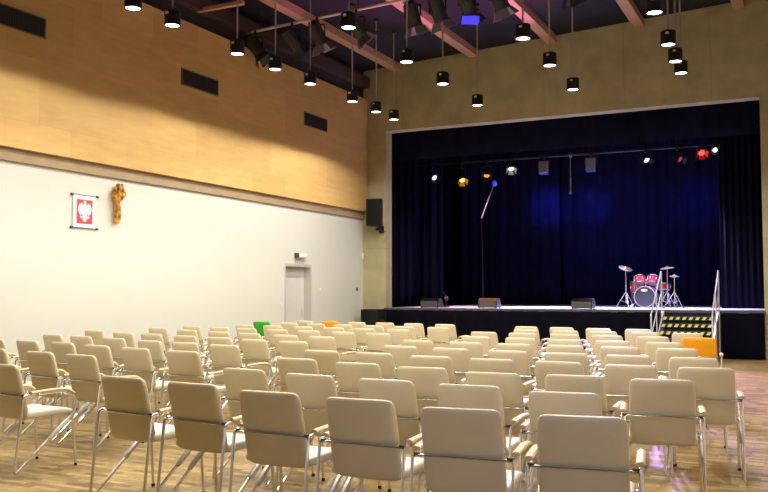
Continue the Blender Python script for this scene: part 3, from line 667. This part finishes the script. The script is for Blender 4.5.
def drum(loc, tilt, r, h, label, legs=0, head='drum_head', shell='drum_red', stand=0):
    rt = empty('drum', loc); T = Matrix.Rotation(tilt[0], 4, 'X') @ Matrix.Rotation(tilt[1], 4, 'Y')
    mb = MB(); mb.lathe([(r - .005, -h / 2), (r, -h / 2), (r, h / 2), (r - .005, h / 2), (r - .005, -h / 2)], 28, T=T); mb.build('shell', M[shell], rt)
    for s in (-1, 1):
        mb = MB(); mb.lathe([(0, s * h / 2), (r - .004, s * h / 2)], 28, T=T); mb.build('drum_head', M[head], rt)
        mb = MB(); hoop(mb, r, s * h / 2, T=T, t=.010); mb.build('rim', M['chrome'], rt)
    for k in range(6):
        mb = MB(); a = PI / 3 * k + .2; mb.box((math.cos(a) * (r + .01), math.sin(a) * (r + .01), 0), (.02, .02, .06), T=T, bev=.004); mb.tube([T @ V((math.cos(a) * (r + .012), math.sin(a) * (r + .012), -h / 2)), T @ V((math.cos(a) * (r + .012), math.sin(a) * (r + .012), h / 2))], .004, 6); mb.build('lug', M['chrome'], rt)
    z0 = SZ - loc[2]
    for k in range(legs):
        a = 2 * PI * k / legs + .5; c_, s_ = math.cos(a), math.sin(a)
        mb = MB(); mb.tube(fillet([((r + .03) * c_, (r + .03) * s_, .08), ((r + .03) * c_, (r + .03) * s_, z0 + .12), ((r + .09) * c_, (r + .09) * s_, z0 + .005)], .05), .008, 8); mb.build('leg', M['chrome'], rt)
    if stand:
        mb = MB(); mb.tube([(0, 0, -h / 2 - .02), (0, 0, z0 + .15)], .013, 8); mb.build('stand', M['chrome'], rt)
        for k in range(3):
            a = 2 * PI * k / 3 + .3; c_, s_ = math.cos(a), math.sin(a)
            mb = MB(); mb.tube([(0, 0, z0 + .3), (.2 * c_, .2 * s_, z0 + .008)], .008, 8); mb.tube([(0, 0, -h / 2 - .1), ((r + .01) * c_, (r + .01) * s_, -h / 2 - .005)], .007, 8); mb.build('leg', M['chrome'], rt)
    return tag(rt, label, 'drum', DK)
drum((-3.945, 22.72, SZ + .715), (-.35, -.12), .128, .18, 'small red rack tom on the left above the bass drum')
drum((-3.615, 22.72, SZ + .71), (-.38, .12), .135, .19, 'small rack tom on the right above the bass drum')
drum((-4.06, 23.1, SZ + .53), (0, 0), .17, .27, 'orange red floor tom to the left of the bass drum', legs=3)
drum((-3.43, 23.1, SZ + .55), (-.06, 0), .175, .15, 'shallow red snare drum to the right of the bass drum', stand=1)
def cymbal(loc, h, r, tilt, label, hihat=False):
    rt = empty('cymbal_stand', loc)
    mb = MB(); mb.tube([(0, 0, .12), (0, 0, h * .55)], .014, 8); mb.tube([(0, 0, h * .55), (0, 0, h + .05)], .009, 8); mb.lathe([(.014, 0), (.022, 0), (.022, .05), (.014, .05)], 10, T=Matrix.Translation((0, 0, h * .55 - .03))); mb.build('pole', M['chrome'], rt)
    for k in range(3):
        a = 2 * PI * k / 3 - PI / 2 + .4; c_, s_ = math.cos(a), math.sin(a)
        mb = MB(); mb.tube([(0, 0, .42), (.27 * c_, .27 * s_, .012)], .009, 8); mb.tube([(0, 0, .14), (.15 * c_, .15 * s_, .195)], .006, 6); lg = mb.build('leg', M['chrome'], rt)
        mb = MB(); mb.tube([(.262 * c_, .262 * s_, .022), (.285 * c_, .285 * s_, .008)], .014, 8); mb.build('rubber_foot', M['rubber'], lg)
    T = Matrix.Translation((0, 0, h)) @ Euler(tilt).to_matrix().to_4x4()
    mb = MB(); mb.lathe([(0, .030), (.02, .028), (.04, .012), (.06, .008), (r * .7, .0), (r, -.014), (r, -.017), (.05, .003), (0, .02)], 28, T=T); mb.build('cymbal', M['bronze'], rt)
    if hihat:
        mb = MB(); mb.lathe([(0, -.058), (.02, -.056), (.04, -.04), (r, -.020), (r, -.017), (.04, -.035), (0, -.05)], 28, T=T); mb.build('cymbal', M['bronze'], rt)
        mb = MB(); mb.box((0, -.2, .03), (.08, .26, .012), bev=.004); mb.build('pedal', M['chrome'], rt)
    return tag(rt, label, 'cymbal', DK)
cymbal((-4.27, 22.60, SZ), 1.02, .175, (.3, .38, 0), 'tilted cymbal on a chrome stand at the left of the drums')
cymbal((-3.27, 22.75, SZ), 1.02, .175, (.16, -.08, 0), 'blue lit cymbal on the taller stand right of the drums')
cymbal((-3.02, 22.15, SZ), .80, .125, (.03, .03, 0), 'small hi-hat cymbals on the stand furthest right', hihat=True)
rt = empty('drum_stool', (-3.85, 23.75, SZ)); mb = MB(); mb.lathe([(0, .44), (.16, .44), (.18, .46), (.18, .51), (.16, .535), (0, .54)], 20); mb.build('seat', M['seat_black'], rt)
mb = MB(); mb.tube([(0, 0, .44), (0, 0, .2)], .016, 8); mb.build('pole', M['chrome'], rt)
for k in range(3):
    a = 2 * PI * k / 3; mb = MB(); mb.tube([(0, 0, .3), (.26 * math.cos(a), .26 * math.sin(a), .01)], .01, 8); mb.build('leg', M['chrome'], rt)
tag(rt, 'black drum stool behind the bass drum', 'stool')

# ------------------------------------------------------------------ stage stairs with hazard tape and rails
rt = empty('stage_stairs', (-2.42, 20.08, 0)); W = 1.09; n = 6; rise = SZ / 7; run = .235
for k in range(n):
    z = SZ - rise * (k + 1) + .005; y = -run * (k + .5) - .03
    mb = MB(); mb.box((0, y, z - .02), (W, run + .02, .04), bev=.003); tr = mb.build('tread', M['hz_black'], rt, smooth=False)
    mb = MB(); yf = y - run / 2 - .012; hh = .06; ns = 8; p = W / ns
    for i in range(ns):
        x0 = -W / 2 + i * p
        for mi, (a, c) in enumerate(((0, .5), (.5, 1))):
            sl = hh * .55
            q = [(max(-W / 2, min(W / 2, x0 + a * p + sl)), z + .001), (max(-W / 2, min(W / 2, x0 + c * p + sl)), z + .001), (max(-W / 2, x0 + c * p), z - hh), (max(-W / 2, x0 + a * p), z - hh)]
            mb.add([(xx, yf, zz) for xx, zz in q], [[0, 1, 2, 3]], mi)
            q2 = [(q[0][0], yf, z + .002), (q[1][0], yf, z + .002), (min(W / 2, q[1][0] + .02), yf + .04, z + .002), (min(W / 2, q[0][0] + .02), yf + .04, z + .002)]
            mb.add(q2, [[0, 1, 2, 3]], mi)
    mb.build('hazard_strip', [M['yellow'], M['hz_black']], tr, smooth=False)['label'] = 'yellow and black striped nosing'
    mb = MB(); mb.box((0, y + run / 2 - .01, z - rise / 2), (W - .04, .02, rise - .04)); mb.build('riser', M['hz_black'], rt, smooth=False)
for s in (-1, 1):
    mb = MB(); T = Matrix.Translation((s * (W / 2 + .02) - .015, 0, 0)) @ Matrix(((0, 0, 1, 0), (1, 0, 0, 0), (0, 1, 0, 0), (0, 0, 0, 1)))
    mb.prism([(0, SZ - .04), (0, SZ - .22), (-run * n + .0, .0), (-run * n - .10, .0), (-run * n - .06, .12)], .03, T=T); mb.build('stringer', M['alu'], rt, smooth=False)
    x = s * (W / 2 + .055)
    mb = MB(); top = 1.93
    mb.tube(fillet([(x, .02, .03), (x, .02, top), (x, -run * n - .02, .98), (x, -run * n - .02, .02)], .06, 6), .016, 10)
    mb.tube([(x, .02, top - .45), (x, -run * n - .02, .55)], .012, 8); mb.tube([(x, -run * 3, (top - .05 + 1.0) / 2 + .0), (x, -run * 3, .42)], .012, 8)
    for y, z in ((.02, SZ - .08), (-run * n - .02, .10)): mb.box((x - s * .02, y, z), (.07, .06, .12), bev=.006)
    mb.build('handrail', M['alu'], rt)
tag(rt, 'black stairs up to the stage with striped edges and metal handrails', 'stairs')
# ------------------------------------------------------------------ light
def lamp(name, kind, loc, power, col, d=(0, 0, -1), size=140, blend=.2, rad=.05):
    l = bpy.data.lights.new(name, kind); l.energy = power; l.color = col
    if kind == 'SPOT': l.spot_size = math.radians(size); l.spot_blend = blend; l.shadow_soft_size = rad
    if kind == 'AREA': l.shape = 'DISK'; l.size = rad
    o = bpy.data.objects.new(name, l); COL.objects.link(o); o.location = loc; o.rotation_euler = V(d).to_track_quat('-Z', 'Y').to_euler()
    return o
WARM = (1.0, .925, .79)
for x, y in P: lamp('pendant_light', 'SPOT', (x, y, PZ0 - .01), 70 if (x < -8 and y < 10.5) else 105 if (x < -8 and y < 14.5) else 130, WARM, size=148, blend=.12, rad=.08)
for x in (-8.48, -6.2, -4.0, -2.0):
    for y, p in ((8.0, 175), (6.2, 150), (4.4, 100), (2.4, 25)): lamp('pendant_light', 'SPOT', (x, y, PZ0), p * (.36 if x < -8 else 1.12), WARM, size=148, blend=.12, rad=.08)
lamp('stage_light', 'SPOT', (-5.4, 23.1, 4.6), 260, (.05, .08, 1.0), (.1, 1, -.42), 80, .9, .1)
lamp('stage_light', 'SPOT', (-2.4, 21.3, 4.9), 260, (.62, .60, 1.0), (0, -1.9, -3.6), 34, .6, .1)
# stage light: blue on the curtains, pale violet on the stage floor, purple spill into the hall
lamp('stage_light', 'SPOT', (-6.4, 23.1, 4.6), 1500, (.05, .09, 1.0), (-1.1, 4.1, -.45), 24, 1., .1)
lamp('stage_light', 'SPOT', (-5.2, 23.1, 4.6), 900, (.05, .09, 1.0), (-.95, 4.1, -.45), 22, 1., .1)
lamp('stage_light', 'SPOT', (-2.6, 23.1, 4.6), 420, (.05, .09, 1.0), (-.4, 4.1, -.5), 28, 1., .1)
for x, c, p in ((-8.2, (.9, .40, .75), 1500), (-6.2, (.55, .53, 1.0), 4200), (-4.2, (.52, .49, 1.0), 3600), (-2.6, (.46, .42, 1.0), 2600)):
    lamp('stage_light', 'SPOT', (x, 22.3, 4.85), p, c, (.0, -.03, -1), 54, .35, .1)
lamp('stage_light', 'SPOT', (-3.05, 21.6, 4.75), 1500, (.08, .16, 1.0), (-.02, .32, -1), 20, .5, .1)
lamp('stage_light', 'SPOT', (-4.6, 21.4, 4.9), 110, (1.0, .45, .7), (.25, .35, -1), 40, .5, .1)
lamp('stage_light', 'SPOT', (-7.30, 20.5, 4.9), 900, (1.0, .45, .05), (.0, .02, -1), 11, .5, .1)
lamp('stage_light', 'SPOT', (-4.5, 21.4, 4.85), 4600, (.60, .34, 1.0), (.42, -.86, -.40), 50, .6, .45)
lamp('stage_light', 'SPOT', (-5.5, 20.30, 1.12), 2100, (1.0, .28, .86), (.0, -.70, .72), 64, .6, .1)  # unseen uplight, added to tint the roof beams pink

lamp('cool_fill_light', 'SPOT', (-.2, -2.8, 2.2), 260, (.64, .68, 1.0), (-1.1, 6.9, -1.5), 30, 1., .5)  # added cool fill behind the camera, greys the nearest chair backs
w = bpy.data.worlds.new('hall'); scene.world = w; w.use_nodes = True
w.node_tree.nodes['Background'].inputs[0].default_value = (.9, .85, .8, 1); w.node_tree.nodes['Background'].inputs[1].default_value = .02

# ------------------------------------------------------------------ camera
cd = bpy.data.cameras.new('camera'); cam = bpy.data.objects.new('camera', cd); COL.objects.link(cam); scene.camera = cam
cd.sensor_width = 36; cd.sensor_fit = 'HORIZONTAL'; cd.lens = 863 / 768 * 36; cd.clip_start = .05; cd.clip_end = 200
cam.location = (0, 0, 1.43); cam.rotation_euler = (math.radians(90 + 3.1173), 0, math.radians(26.345))
scene.view_settings.view_transform = 'Standard'; scene.view_settings.look = 'None'; scene.view_settings.exposure = 0.38
scene.cycles.use_denoising = True
scene.cycles.max_bounces = 6; scene.cycles.diffuse_bounces = 4; scene.cycles.caustics_reflective = False; scene.cycles.caustics_refractive = False
scene.cycles.sample_clamp_indirect = 3
